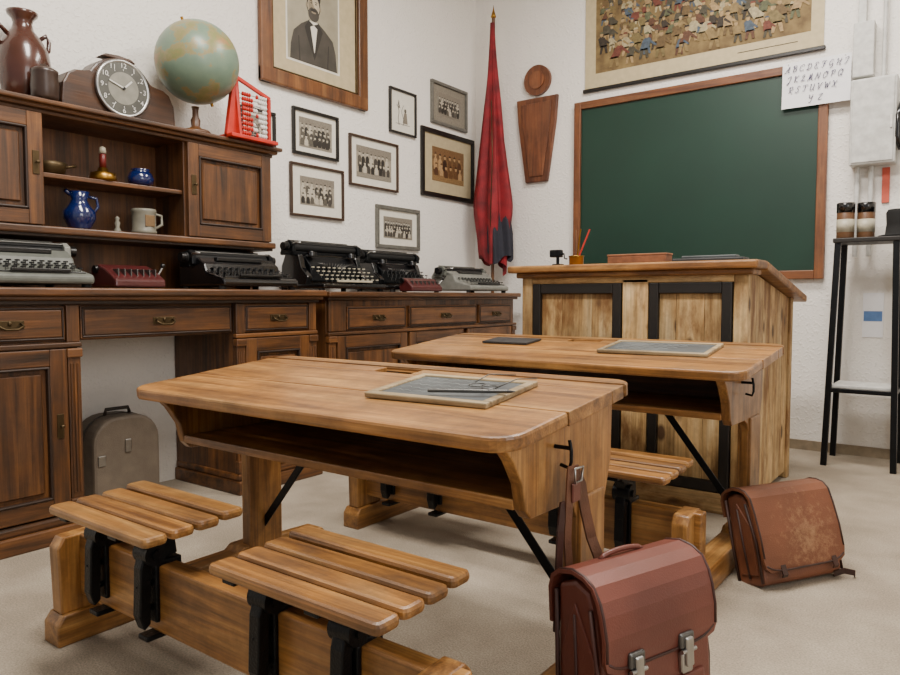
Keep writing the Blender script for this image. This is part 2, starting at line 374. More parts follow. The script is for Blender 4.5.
# ------------------------------------------------------------ slates
def slate_tablet(name,loc,w,d,frame,surf,rot,things=False,fw=.02):
    b=B(name)
    b.bb(-w/2+.004,w/2-.004,-d/2+.004,d/2-.004,.001,.008,surf,.001)
    if frame:
        for y in(-d/2,d/2-fw): b.bb(-w/2,w/2,y,y+fw,0,.012,frame,.003)
        for x in(-w/2,w/2-fw): b.bb(x,x+fw,-d/2+fw,d/2-fw,0,.012,frame,.003)
    if things:
        for k in range(5):
            yy=d/2-fw-.02-k*.03
            pts=[(-w/2+.03+i*.008,yy+.005*math.sin(i*1.9+k)+.003*math.sin(i*.7),.0084) for i in range(int((w-.09)/.008)-k*3)]
            b.tube(pts,.0005,chalk,4)
    return b.done(loc,rot=rot)
sl=math.atan(.05/.51)
def topz(y,y0,zf): return zf+(y-y0)*.05/.51
slate_tablet('slate_tablet',(-.905,1.225,topz(1.225,.965,.572)+.001),.30,.22,lightwood,slate,(sl,0,math.radians(3)),True)
slate_tablet('slate_tablet',(-.84,2.27,topz(2.27,1.98,.60)+.001),.35,.21,lightwood,slate,(sl,0,math.radians(3)),True,.016)
slate_tablet('slate_board',(-1.42,2.30,topz(2.30,1.98,.60)+.001),.20,.12,None,slated,(sl,0,0))
b=B('slate_pencil'); b.cyl((0,0,0),(.16,.05,0),.004,dsteel,seg=10); b.cyl((.16,.05,0),(.175,.0547,0),.004,slated,.001,10)
b.done((-.91,1.15,topz(1.15,.965,.572)+.019),rot=(sl,0,0))
b=B('wire_spectacles')
for cx in(0,.05): b.tube([(cx+.02*math.cos(t*math.pi/8),.016*math.sin(t*math.pi/8),.0) for t in range(16)],.0012,dsteel,6,True)
b.tube([(.02,0,0),(.025,.005,0),(.03,0,0)],.0012,dsteel,6)
b.tube([(-.02,0,0),(-.03,.05,.012),(-.02,.11,.002)],.0012,dsteel,6); b.tube([(.07,0,0),(.075,.05,.012),(.06,.11,.002)],.0012,dsteel,6)
b.done((-.84,1.225,topz(1.225,.965,.572)+.021),rot=(sl,0,math.radians(-25)))
# ------------------------------------------------------------ satchels
def satchel(loc,rz,w,h,d,lea,dk,lean,clasps,flm=None):
    b=B('leather_satchel')
    flm=flm or lea
    M=Matrix.Rotation(lean,4,'X')
    prof=[(-d/2,.012),(-d/2-.008,h*.4),(-d/2+.005,h*.8),(-d/2+.02,h*.93),(0,h*.97),(d/2-.01,h*.93),(d/2,h*.5),(d/2,.012),(d/2-.012,0),(-d/2+.012,0)]
    b.prism(prof,-w/2,w/2,'yz',lea,.008,M)
    for sx in(-1,1):
        gp=[(-d/2+.016,.03),(-d/2+.010,h*.6),(0,h*.86),(d/2-.016,h*.6),(d/2-.016,.03)]
        b.prism(gp,sx*(w/2-.002),sx*(w/2+.004),'yz',lea,.002,M)
        b.tube([M@Vector((sx*(w/2+.004),0,.02)),M@Vector((sx*(w/2+.006),0,h*.4)),M@Vector((sx*(w/2+.004),0,h*.8))],.003,dk,8)
        b.tube([M@Vector((sx*(w/2+.004),-d/2+.004,.01)),M@Vector((sx*(w/2+.004),-d/2,h*.45)),M@Vector((sx*(w/2+.004),-d/2+.014,h*.85))],.004,dk,8)
        b.tube([M@Vector((sx*(w/2+.004),d/2-.004,.01)),M@Vector((sx*(w/2+.004),d/2-.004,h*.45)),M@Vector((sx*(w/2+.004),d/2-.01,h*.9))],.004,dk,8)
    fl=.56 if clasps else .14
    zz=lambda q:h*(fl+(.9-fl)*q)
    path=[(0,d/2+.004,h*.72),(0,d/2+.004,h*.9),(0,d/2-.004,h*.965),(0,d/2-.02,h*.998),(0,0,h*1.015),(0,-d/2+.026,h*1.0),(0,-d/2+.006,h*.965),(0,-d/2-.006,h*.9),(0,-d/2-.012,zz(.8)),(0,-d/2-.017,zz(.5)),(0,-d/2-.016,zz(.2)),(0,-d/2-.014,zz(.06)),(0,-d/2-.012,zz(0))]
    wd=[w+.016]*11+[w+.004,w-.03]
    b.ribbon(path,(1,0,0),wd,.007,flm,M)
    for sx in(-1,1):
        b.tube([M@Vector((sx*(w/2+.004),p[1]-.003 if i>5 else p[1],p[2]+(.003 if 2<=i<=5 else 0))) for i,p in enumerate(path[1:11])],.0032,dk,8)
    b.tube([M@Vector((x*w/2,-d/2-.017,h*(fl+.005)+abs(x)**6*.018)) for x in[-1+.1*i for i in range(21)]],.0028,dk,8)
    if clasps:
        b.bb(-w/2+.008,w/2-.008,-d/2-.014,-d/2,.02,h*.59,lea,.005,M)
        b.bb(-w/2+.03,w/2-.03,-d/2-.020,-d/2-.010,.03,h*.42,lea,.005,M)
        for x in(-w*.27,w*.20):
            b.bb(x-.014,x+.014,-d/2-.024,-d/2-.012,h*.43,h*.54,chrome,.004,M)
            b.bb(x-.018,x+.018,-d/2-.026,-d/2-.015,h*.56,h*.64,dsteel,.004,M)
            b.bb(x-.009,x+.009,-d/2-.031,-d/2-.022,h*.47,h*.62,chrome,.003,M)
            b.cyl(M@Vector((x-.018,-d/2-.026,h*.55)),M@Vector((x+.018,-d/2-.026,h*.55)),.004,chrome,seg=10)
    else:
        for x in(-w*.3,w*.36):
            b.ribbon([(x,-d/2-.016,h*.2),(x,-d/2-.02,h*.1),(x,-d/2-.014,.02)],(1,0,0),.018,.004,dk,M)
        b.ribbon([(w*.40,-.04,.012),(w*.5,-.05,.02),(w*.56,-.07,.018),(w*.60,-.06,.008)],(0,0,1),.016,.004,dk)
    if clasps: b.tube([M@Vector((x*w*.2,.02,h*1.01+.010*(1-x*x)**.5)) for x in[-1+.2*i for i in range(11)]],.005,lea,8)
    return b.done(loc,rz)
satchel((-.472,1.195,0),math.radians(70),.265,.335,.105,leather1,leather1d,math.radians(-4),True)
satchel((-.415,2.19,0),math.radians(59),.29,.262,.095,leather2,leather2d,math.radians(-17),False,scuff)
b=B('satchel_strap')
hx,hy=-.600,1.185
b.ribbon([(hx,hy-.005,.490),(hx+.002,hy-.012,.47),(hx+.004,hy-.02,.42),(hx+.004,hy-.025,.36),(hx+.006,hy-.02,.30),(hx+.012,hy-.005,.22)],(.25,1,0),.018,.004,strapm)
b.ribbon([(hx,hy+.003,.490),(hx+.006,hy+.022,.455),(hx+.010,hy+.035,.40),(hx+.016,hy+.05,.345),(hx+.03,hy+.06,.30),(hx+.055,hy+.06,.27)],(.25,1,0),.026,.004,strapm)
b.ribbon([(hx-.002,hy-.03,.43),(hx+.0,hy-.045,.38),(hx+.0,hy-.05,.30),(hx+.0,hy-.055,.20)],(.25,1,0),.016,.004,leather1d)
b.bb(hx+.006,hx+.011,hy-.016,hy+.014,.425,.46,leather1,.004)
b.tube([(hx+.012,hy-.012,.462),(hx+.012,hy+.014,.462),(hx+.014,hy+.016,.488),(hx+.012,hy-.012,.488)],.0025,chrome,6,True)
b.done()
# ------------------------------------------------------------ cabinet joinery (front faces +x)
def bail(b,x,y,z,w=.07):
    b.bb(x,x+.004,y-w/2-.008,y+w/2+.008,z-.013,z+.013,dbrass,.002)
    b.tube([(x+.006,y-w/2+.004,z+.004),(x+.018,y-w/2,z-.004),(x+.022,y-w/4,z-.014),(x+.022,y+w/4,z-.014),(x+.018,y+w/2,z-.004),(x+.006,y+w/2-.004,z+.004)],.0035,dbrass,8)
    b.ell((x+.006,y,z+.003),(.004,.006,.008),dbrass,10)
def drawer(b,x,y0,y1,z0,z1,mid=True):
    b.bb(x,x+.012,y0,y1,z0,z1,dky,.003)
    b.bb(x+.010,x+.017,y0+.012,y1-.012,z0+.012,z1-.012,dky,.005)
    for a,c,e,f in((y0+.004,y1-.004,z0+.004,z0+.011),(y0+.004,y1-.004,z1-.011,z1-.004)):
        b.bb(x+.010,x+.017,a,c,e,f,dwalnut,.003)
    for a,c in((y0+.004,y0+.011),(y1-.011,y1-.004)): b.bb(x+.010,x+.017,a,c,z0+.011,z1-.011,dwalnut,.003)
    bail(b,x+.017,(y0+y1)/2,(z0+z1)/2)
def door(b,x,y0,y1,z0,z1,key='r',st=.055):
    b.bb(x,x+.008,y0,y1,z0,z1,dkz,0)
    for a,c in((y0,y0+st),(y1-st,y1)): b.bb(x+.006,x+.022,a,c,z0,z1,dkz,.003)
    for a,c in((z0,z0+st),(z1-st,z1)): b.bb(x+.006,x+.022,y0+st,y1-st,a,c,dky,.003)
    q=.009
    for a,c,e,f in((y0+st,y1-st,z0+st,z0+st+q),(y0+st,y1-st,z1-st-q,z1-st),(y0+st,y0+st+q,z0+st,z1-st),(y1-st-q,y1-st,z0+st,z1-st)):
        b.bb(x+.008,x+.026,a,c,e,f,dwalnut,.004)
    g=st+.022
    b.bb(x+.006,x+.017,y0+g,y1-g,z0+g,z1-g,dkz,.009,seg=1)
    yk=y1-st/2 if key=='r' else y0+st/2; zk=(z0+z1)/2+.02
    b.bb(x+.022,x+.025,yk-.011,yk+.011,zk-.04,zk+.04,dbrass,.002)
    b.cyl((x+.024,yk,zk),(x+.040,yk,zk),.0025,dbrass,seg=8); b.ell((x+.041,yk,zk),(.003,.007,.006),dbrass,10)
def pilaster(b,x,y0,y1,z0,z1):
    b.bb(x,x+.02,y0,y1,z0,z1,dkz,.003)
    n=3; w=(y1-y0)
    for k in range(n):
        yy=y0+w*(k+1)/(n+1); b.cyl((x+.02,yy,z0+.07),(x+.02,yy,z1-.05),w*.09,dkz,seg=8)
    b.bb(x,x+.028,y0-.004,y1+.004,z1-.03,z1,dky,.004); b.bb(x,x+.028,y0-.004,y1+.004,z0,z0+.05,dky,.004)
XF=-2.42
b=B('writing_desk_with_hutch')
b.bb(XW+.004,-2.365,.70,2.265,.803,.830,dky,.006)
b.bb(XW+.004,-2.378,.715,2.255,.788,.805,dky,.006)
b.bb(XW+.004,-2.392,.73,2.24,.775,.79,dwalnut,.003)
for y0,y1 in((.75,1.18),(1.80,2.23)):
    b.bb(XW+.006,XF,y0,y1,.05,.776,dkz,.002)
    b.bb(XW+.006,XF+.04,y0-.012,y1+.012,.0,.055,dky,.005)
    b.bb(XW+.006,XF+.03,y0-.006,y1+.006,.055,.085,dky,.008)
    b.bb(XF,XF+.024,y0-.004,y1+.004,.635,.652,dky,.004)
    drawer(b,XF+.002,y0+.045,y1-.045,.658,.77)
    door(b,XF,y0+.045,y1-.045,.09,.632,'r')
    for a in(y0,y1-.042): pilaster(b,XF,a,a+.042,.085,.632); b.bb(XF,XF+.018,a,a+.042,.652,.775,dkz,.003)
b.bb(XW+.1,XF-.01,1.18,1.80,.655,.776,dky,.002)
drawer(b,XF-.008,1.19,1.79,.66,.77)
HX=-2.62
b.bb(XW+.004,XW+.02,.76,2.16,.83,1.44,dkz,.001)
for y in(.76,2.135): b.bb(XW+.02,-2.74,y,y+.022,.83,1.03,dkz,.002)
b.bb(XW+.004,HX+.02,.735,2.175,1.018,1.045,dky,.006)
b.bb(XW+.004,HX+.008,.745,2.165,1.008,1.02,dwalnut,.002)
for y in(.75,1.155,1.72,2.13): b.bb(XW+.02,HX,y,y+.022,1.04,1.43,dkz,.002)
b.bb(XW+.02,HX-.01,1.177,1.72,1.215,1.232,dky,.003)
for y0,y1,k in((.755,1.17,'r'),(1.728,2.148,'l')):
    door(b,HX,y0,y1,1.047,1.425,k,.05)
b.bb(XW+.004,HX+.015,.74,2.165,1.425,1.44,dky,.004)
b.bb(XW+.004,HX+.035,.725,2.18,1.438,1.455,dky,.007)
b.bb(XW+.004,HX+.05,.71,2.195,1.453,1.470,dky,.005)
b.done()
b=B('sideboard')
b.bb(XW+.004,-2.372,2.285,3.955,.80,.825,dky,.006)
b.bb(XW+.004,-2.39,2.295,3.945,.785,.802,dky,.006)
b.bb(XW+.006,XF,2.305,3.935,.05,.786,dkz,.002)
b.bb(XW+.006,XF+.03,2.30,3.94,.05,.09,dky,.008)
for y in(2.34,3.1,3.88):
    b.lathe([(.02,0),(.034,.012),(.038,.028),(.028,.045),(.02,.052)],(XF-.01,y,0),dwalnut,20)
    b.lathe([(.02,0),(.034,.012),(.038,.028),(.028,.045),(.02,.052)],(XW+.06,y,0),dwalnut,20)
b.bb(XF,XF+.024,2.30,3.94,.622,.637,dky,.004)
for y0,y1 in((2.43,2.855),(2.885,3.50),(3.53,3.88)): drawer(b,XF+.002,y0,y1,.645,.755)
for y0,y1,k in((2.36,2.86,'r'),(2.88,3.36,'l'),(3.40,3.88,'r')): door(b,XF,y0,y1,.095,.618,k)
pilaster(b,XF,2.305,2.35,.09,.62); pilaster(b,XF,3.89,3.93,.09,.62)
b.bb(XF,XF+.016,2.31,2.42,.64,.785,dkz,.003)
b.done()
# ------------------------------------------------------------ typewriters (front = -y, later turned to +x)
def typewriter(loc,w,h,rz,body,keym,old=True,d=.32,frame=None):
    b=B('typewriter'); frame=frame or body
    hw=w/2
    for sx in(-1,1):
        for y in(-d/2+.03,d/2-.03): b.cyl((sx*(hw-.06),y,0),(sx*(hw-.06),y,.016),.014,rubber,seg=12)
    bw=hw-.045
    if old:
        b.bb(-bw,bw,-d/2,d/2,.014,.036,body,.008)
        b.prism([(-.03,.03),(-.045,.07),(.0,h*.45),(.02,h-.075),(.11,h-.065),(.14,h*.5),(.145,.03)],-bw+.005,-bw+.04,'yz',body,.006)
        b.prism([(-.03,.03),(-.045,.07),(.0,h*.45),(.02,h-.075),(.11,h-.065),(.14,h*.5),(.145,.03)],bw-.04,bw-.005,'yz',body,.006)
        b.bb(-bw+.03,bw-.03,.03,.14,.03,h-.07,body,.008)
        b.prism([(-.02,.05),(-.01,h*.5),(.035,h-.075),(.06,h-.075),(.06,.05)],-bw*.75,bw*.75,'yz',iron,.004)
        for i in range(17):
            t=math.pi*(i+.5)/17; R=bw*.55
            b.tube([(R*math.cos(t),-.02,h*.55),(R*.55*math.cos(t),-.03+.03*math.sin(t),h*.52-.02*math.sin(t)),(.15*R*math.cos(t),.0,h*.45-.03)],.0018,dsteel,5)
        for sx in(-1,1):
            b.cyl((sx*bw*.62,.01,h-.078),(sx*bw*.62,.01,h-.06),.026,body,seg=20); b.cyl((sx*bw*.62,.01,h-.06),(sx*bw*.62,.01,h-.056),.008,chrome,seg=10)
        zk=.05; sl_=.019
    else:
        b.prism([(-d/2,.012),(-d/2-.003,.035),(-d/2+.01,.045),(-.035,.07),(-.02,h*.62),(.02,h*.78),(d/2-.02,h*.78),(d/2,h*.6),(d/2,.012)],-bw,bw,'yz',body,.008)
        b.bb(-bw*.6,bw*.6,-.005,.02,h*.7,h*.80,darkkey,.003)
        b.bb(-bw+.02,bw-.02,-d/2+.018,-.042,.044,.052,darkkey,.002)
        zk=.056; sl_=.008
    for r in range(4):
        n=11 if w>.3 else 8; y=-d/2+.028+r*.029; z=zk+r*sl_+.006
        for k in range(n):
            x=(k-(n-1)/2)*(2*bw-.05)/n+(.5-(r%2))*.006
            b.cyl((x,y,z-.012),(x,y,z),.0015,dsteel,seg=5)
            b.cyl((x,y,z),(x,y,z+.005),.0078,keym,seg=10,smooth=False)
    b.bb(-bw*.55,bw*.55,-d/2+.004,-d/2+.016,zk-.006,zk+.004,keym,.002)
    zc=h-.035
    b.cyl((-hw+.02,.07,zc),(hw-.02,.07,zc),.021,rubber)
    for sx in(-1,1):
        b.cyl((sx*(hw-.022),.07,zc),(sx*hw,.07,zc),.019,darkkey,seg=16)
        b.prism([(.03,zc-.03),(.035,zc+.015),(.06,zc+.03),(.11,zc+.02),(.12,zc-.03)],sx*(hw-.05),sx*(hw-.028),'yz',frame,.004)
    b.bb(-hw+.03,hw-.03,.055,.125,zc-.04,zc-.022,frame,.004)
    b.bb(-hw+.06,hw-.06,.10,.106,zc-.02,h,frame,.002)
    b.cyl((-hw+.05,.045,zc+.022),(hw-.05,.045,zc+.022),.0035,dsteel,seg=8)
    b.tube([(-hw+.03,.04,zc),(-hw+.01,.0,zc+.012),(-hw+.015,-.04,zc+.012)],.004,chrome,8)
    return b.done(loc,rz)
R90=math.radians(90)
typewriter((-2.56,1.07,.831),.42,.165,R90,grey,darkkey,False,frame=silver)
typewriter((-2.53,1.92,.831),.47,.165,R90,black,darkkey,False,.30,frame=iron)
typewriter((-2.60,2.53,.826),.52,.25,R90,black,cream,True,frame=iron)
typewriter((-2.645,3.08,.826),.50,.235,R90,black,darkkey,True,.30,frame=iron)
typewriter((-2.56,3.66,.826),.50,.165,R90,silver,darkkey,False,.30,frame=grey)
def adding_machine(loc,w,h,d):
    b=B('adding_machine')
    b.prism([(-d/2,.004),(-d/2,h*.35),(-d*.1,h*.8),(d*.2,h),(d/2,h*.9),(d/2,.004)],-w/2,w/2,'yz',burg,.006)
    for k in range(7):
        x=-w/2+.025+k*(w-.05)/6
        b.bb(x-.002,x+.002,-d*.36,-d*.12,h*.42,h*.80,dsteel,.001)
        b.cyl((x,-d*.25,h*.6),(x,-d*.32,h*.80),.0025,dsteel,seg=8)
    b.tube([(w/2,0,h*.5),(w/2+.02,0,h*.55),(w/2+.022,-.03,h*.95)],.004,chrome,8); b.ell((w/2+.022,-.03,h),.009,darkkey,12)
    b.cyl((-w/2-.01,d*.25,h*.8),(w/2+.01,d*.25,h*.8),.014,darkkey,seg=14)
    return b.done(loc,R90)
adding_machine((-2.50,1.41,.831),.19,.085,.17)
adding_machine((-2.435,3.02,.826),.26,.075,.09)
# ------------------------------------------------------------ things on the hutch
Z=1.4705
b=B('stoneware_jug')
b.lathe([(.05,0),(.06,.01),(.082,.07),(.088,.13),(.08,.19),(.058,.235),(.036,.262),(.03,.285),(.034,.30),(.048,.315),(.05,.325),(.04,.327),(.03,.318)],(0,0,0),jugm,36)
for s in(-1,1): b.tube([(0,s*.05,.24),(0,s*.078,.265),(0,s*.088,.245),(0,s*.085,.215),(0,s*.072,.195)],.008,jugm,10)
b.done((-2.745,1.18,Z))
b=B('lidded_pot'); b.lathe([(.036,0),(.042,.01),(.044,.05),(.041,.085),(.043,.09),(.043,.10),(.03,.108),(.012,.112),(.012,.12),(.002,.124)],(0,0,0),mat('dark_pot','#3a2a22',.35),24)
b.done((-2.605,1.185,Z))
b=B('paper_note'); b.bb(-.05,.05,-.06,.06,0,.02,paper,.002); b.done((-2.64,.98,Z))
b=B('mantel_clock')
cz=.122
pts=[(-.225,0),(-.225,.04),(-.22,.10),(-.20,.14),(-.175,.155),(-.14,.160),(-.12,.165)]
pts=pts+[(.128*math.sin(math.radians(a)),cz+.113*math.cos(math.radians(a))) for a in range(-60,61,12)]+[(-p[0],p[1]) for p in pts[::-1]]
b.prism([(p[0],p[1]) for p in pts],-.05,.045,'yz',clockw,.006)
b.bb(-.06,.055,-.235,.235,0,.018,clockw,.005)
b.prism([(-.07,cz+.113),(-.05,cz+.126),(0,cz+.130),(.05,cz+.126),(.07,cz+.113)],-.02,.03,'yz',clockw,.004)
Mx=Matrix.Rotation(R90,4,'Y')
b.lathe([(.104,0),(.108,.006),(.108,.014),(.100,.018),(.096,.012)],(.045,0,cz),chrome,48,Mx)
b.cyl((.046,0,cz),(.058,0,cz),.098,mat('clock_dial','#55554f',.4,.3),seg=48,smooth=False)
b.cyl((.058,0,cz),(.0585,0,cz),.060,mat('dial_inner','#8d8b80',.35,.3),seg=48)
for a in range(60):
    t=a*math.pi/30; r=.066
    if a%5==0:
        b.beam((.0592,r*math.sin(t),cz+r*math.cos(t)),(.0592,(r+.006)*math.sin(t),cz+(r+.006)*math.cos(t)),.0025,.001,white,(1,0,0),0)
b.beam((.061,0,cz),(.061,.032,cz+.032),.006,.0015,white,(1,0,0),0)
b.beam((.063,0,cz),(.063,-.058,cz+.02),.004,.0015,white,(1,0,0),0)
b.cyl((.058,0,cz),(.066,0,cz),.005,darkkey,seg=12)
cy0=1.50
clk=b.done((-2.72,cy0,Z))
for h in range(1,13):
    t=h*math.pi/6; text(clk,'numeral_%d'%h,str(h),(-2.72+.0595,cy0+.084*math.sin(t),Z+cz+.084*math.cos(t)),(R90,0,R90),.026,white)
b=B('globe')
b.lathe([(.06,0),(.065,.006),(.055,.018),(.03,.024),(.017,.035),(.02,.06),(.013,.075),(.012,.10),(.016,.115)],(0,0,0),dkz,28)
gc=Vector((.02,0,.292)); R=.166
b.ell(gc,R,globem,48,Matrix.Rotation(math.radians(20),4,'X'))
ax=Vector((0,-math.sin(math.radians(23)),math.cos(math.radians(23))))
b.cyl(gc-ax*(R+.012),gc-ax*(R-.005),.006,brass,seg=10); b.cyl(gc+ax*(R-.005),gc+ax*(R+.012),.006,brass,seg=10)
b.done((-2.655,1.805,Z))
b=B('abacus')
b.bb(-.045,.045,-.045,.20,0,.016,redm,.003)
b.prism([(-.045,.0),(-.045,.02),(-.006,.27),(.004,.29),(.016,.27),(.032,.02),(.032,0)],-.012,.012,'yz',redm,.004)
b.prism([(-.04,.0),(.04,.0),(.01,.235),(-.01,.235)],.0,.014,'xz',redm,.003)
b.bb(-.008,.008,.178,.192,.01,.205,redm,.003)
b.beam((0,.012,.262),(0,.19,.205),.016,.014,redm,(1,0,0))
for k in range(9):
    z=.036+k*.0205
    b.cyl((0,.014,z),(0,.18,z),.002,chrome,seg=6)
    g=4+((k*3)%4)
    for i in range(9):
        yy=.046+i*.0115+(.028 if i>=g else 0)
        b.ell((0,yy,z),(.0095,.0056,.0095),white if i>=5 else redm,12)
b.done((-2.585,1.945,Z))
b=B('brass_pan'); b.lathe([(.03,0),(.045,.004),(.05,.03),(.052,.045),(.046,.045),(.044,.01)],(0,0,0),dbrass,24); b.tube([(0,.05,.035),(0,.09,.045)],.005,dbrass,8); b.done((-2.69,1.235,1.2325))
b=B('candle_holder'); b.lathe([(.045,0),(.048,.01),(.044,.03),(.02,.036),(.016,.05)],(0,0,0),brass,24); b.lathe([(.012,.05),(.012,.10),(.004,.104)],(0,0,0),mat('dark_red','#6b1f1a',.4),14); b.lathe([(.013,.104),(.011,.125),(.002,.13)],(0,0,0),cream,12); b.done((-2.67,1.415,1.2325))
b=B('blue_jar'); b.lathe([(.028,0),(.045,.01),(.050,.03),(.04,.052),(.030,.06),(.036,.066),(.03,.066)],(0,0,0),blueg,28); b.done((-2.68,1.57,1.2325))
b=B('blue_pitcher'); b.lathe([(.035,0),(.038,.008),(.055,.04),(.055,.065),(.035,.09),(.026,.11),(.036,.138),(.032,.138),(.02,.11)],(0,0,0),blueg,32)
b.tube([(0,.03,.125),(0,.065,.12),(0,.07,.09),(0,.05,.06)],.006,blueg,8); b.tube([(0,-.03,.125),(0,-.05,.14)],.008,blueg,8); b.done((-2.675,1.325,1.0455))
b=B('small_figurine'); b.lathe([(.014,0),(.014,.006),(.007,.02),(.011,.035),(.006,.045),(.009,.053),(.001,.062)],(0,0,0),stone,14); b.done((-2.66,1.46,1.0455))
b=B('beer_mug'); b.lathe([(.042,0),(.046,.006),(.048,.012),(.044,.018),(.045,.085),(.048,.092),(.044,.1),(.038,.1),(.037,.02)],(0,0,0),stone,28)
b.tube([(0,.044,.085),(0,.075,.08),(0,.078,.045),(0,.044,.025)],.006,stone,8)
b.bb(.042,.0455,-.02,.02,.03,.075,mat('mug_relief','#7a5f3c',.5),.003); b.done((-2.68,1.58,1.0455))
b=B('typewriter_case')
b.prism(rrect(-.135,.135,0,.34,(.03,.03,.10,.10)),-.085,.075,'yz',casem,.012)
b.prism(rrect(-.138,.138,-.0,.343,(.03,.03,.102,.102)),-.012,-.004,'yz',casedk,.002)
b.bb(.074,.082,-.012,.012,.20,.25,chrome,.003); b.bb(.074,.08,-.12,-.09,.16,.2,chrome,.003)
b.tube([(0,-.05,.342),(0,-.045,.362),(0,.045,.362),(0,.05,.342)],.007,casedk,8)
b.done((-2.735,1.48,0))
# ------------------------------------------------------------ framed pictures on the left wall
def framed(y0,y1,z0,z1,fm,fw,mw,dx=.018,mount=paper,ph=ph,phbg=phbg,rows=3,big=1.0,doc=False):
    b=B('framed_photograph'); x=XW+.001
    b.bb(x,x+.006,y0+.002,y1-.002,z0+.002,z1-.002,mount,0)
    for a,c in((z0,z0+fw),(z1-fw,z1)): b.bb(x,x+dx,y0,y1,a,c,fm,.003)
    for a,c in((y0,y0+fw),(y1-fw,y1)): b.bb(x,x+dx,a,c,z0+fw,z1-fw,fm,.003)
    X=x+.0065; a0=y0+fw+mw; a1=y1-fw-mw; c0=z0+fw+mw*.9; c1=z1-fw-mw*.9
    H=c1-c0; W=a1-a0
    if doc:
        # pen drawing: standing figure by a tree with hatch lines
        X+=.001
        b.tube([(X,a0+W*(.5+.08*math.sin(t)),c0+H*t/9) for t in range(8)],.0012,ph[1],4)
        b.tube([(X,a0+W*(.2+.03*math.cos(t*1.3)),c0+H*t/10) for t in range(10)],.0015,ph[2],4)
        for k in range(9): b.tube([(X,a0+W*(.05+.35*random.random()),c0+H*(.6+.35*random.random())),(X,a0+W*(.1+.35*random.random()),c0+H*(.6+.35*random.random()))],.0008,ph[2],4)
        b.poly([(X,a0+W*.5,c0+H*.1),(X,a0+W*.85,c0+H*.1),(X,a0+W*.78,c0+H*.5),(X,a0+W*.6,c0+H*.5)],ph[3])
        b.poly([(X,a0+W*.68+W*.08*math.cos(t*.5236),c0+H*.58+W*.1*math.sin(t*.5236)) for t in range(12)],ph[2])
        b.beam((X,a0,c0+H*.05),(X,a1,c0+H*.05),.002,.0008,ph[2],(1,0,0),0)
        return b.done()
    b.bb(X-.001,X+.001,a0,a1,c0,c1,phbg,0); X+=.0014
    b.poly([(X,a0,c0),(X,a1,c0),(X,a1,c0+H*.16),(X,a0,c0+H*.16)],ph[4])
    b.poly([(X,a0,c0+H*.8),(X,a1,c0+H*.72),(X,a1,c1),(X,a0,c1)],ph[3])
    for r in range(rows):
        hh=min(.0095,H*.065)*big; n=max(3,int(W*.9/(hh*2.9))); zz=c0+H*(.74-.19*r*(3/rows if rows<3 else 1)); X+=.0004
        off=.5*(r%2)
        for k in range(n):
            yy=a0+W*.05+W*.9*(k+.25+off*.5+random.uniform(-.08,.08))/n
            zj=zz+random.uniform(-.25,.25)*hh; e=yy*1e-5; q=hh
            bot=max(zj-H*(.42 if r<rows-1 else .30),c0+.001)
            bm=random.choice([ph[0],ph[1],ph[0],ph[2],ph[5]])
            b.poly([(X+e,yy-q*1.25,bot),(X+e,yy+q*1.25,bot),(X+e,yy+q*1.35,zj-q*2.3),(X+e,yy+q*1.0,zj-q*1.5),(X+e,yy+q*.35,zj-q*.9),(X+e,yy-q*.35,zj-q*.9),(X+e,yy-q*1.0,zj-q*1.5),(X+e,yy-q*1.35,zj-q*2.3)],bm)
            b.poly([(X+.0001+e,yy+q*.72*math.cos(t*.5236),zj+q*.95*math.sin(t*.5236)) for t in range(12)],ph[5])
            b.poly([(X+.00015+e,yy+q*.8*math.cos(t*.5236),zj+q*.3+q*.85*math.sin(t*.5236)) for t in range(7)],random.choice(ph[:3]))
    return b.done()
brownfr=mat('brown_frame','#3f2a1c',.4)
framed(2.48,2.80,1.526,1.762,blackfr,.016,.03)
framed(2.46,2.836,1.213,1.483,brownfr,.013,.055)
framed(2.883,3.291,1.418,1.700,brownfr,.013,.045,rows=2,big=1.1)
framed(3.218,3.462,1.768,2.03,blackfr,.013,.045,doc=True)
framed(3.612,4.00,1.897,2.165,silfr,.02,.05,mount=ph[4],phbg=phbg3)
framed(3.511,4.08,1.433,1.859,blackfr,.030,.085,mount=matp,ph=phbr,phbg=phbg2,rows=2,big=1.6)
framed(3.097,3.491,1.085,1.334,silfr,.022,.045,phbg=phbg3)
framed(2.16,2.37,1.525,1.70,blackfr,.016,.02)
bigfr=wood('portrait_frame_wood',('#523018','#774a27','#8f6238'),'z',rough=.4)
b=B('framed_portrait'); x=XW+.001; y0,y1,z0,z1=2.275,3.02,1.838,2.80
b.bb(x,x+.008,y0+.005,y1-.005,z0+.005,z1-.005,matb,0)
fw=.075
for a,c in((z0,z0+fw),(z1-fw,z1)): b.bb(x,x+.03,y0,y1,a,c,bigfr,.008)
for a,c in((y0,y0+fw),(y1-fw,y1)): b.bb(x,x+.0298,a,c,z0+.0,z1,bigfr,.008)
for a,c in((z0+fw,z0+fw+.01),(z1-fw-.01,z1-fw)): b.bb(x,x+.02,y0+fw,y1-fw,a,c,dbrass,.003)
for a,c in((y0+fw,y0+fw+.01),(y1-fw-.01,y1-fw)): b.bb(x,x+.02,a,c,z0+fw,z1-fw,dbrass,.003)
X=x+.009; yc=2.63; DZ=-.015
b.poly([(X,2.445,1.985),(X,2.815,1.985),(X,2.815,2.56),(X,2.445,2.56)],paper)
def el(cx,cz_,rx,rz,m,X,n=28,a0=0,a1=2*math.pi):
    b.poly([(X,cx+rx*math.cos(a0+(a1-a0)*t/n),cz_+rz*math.sin(a0+(a1-a0)*t/n)) for t in range(n+1 if a1-a0<6 else n)],m)
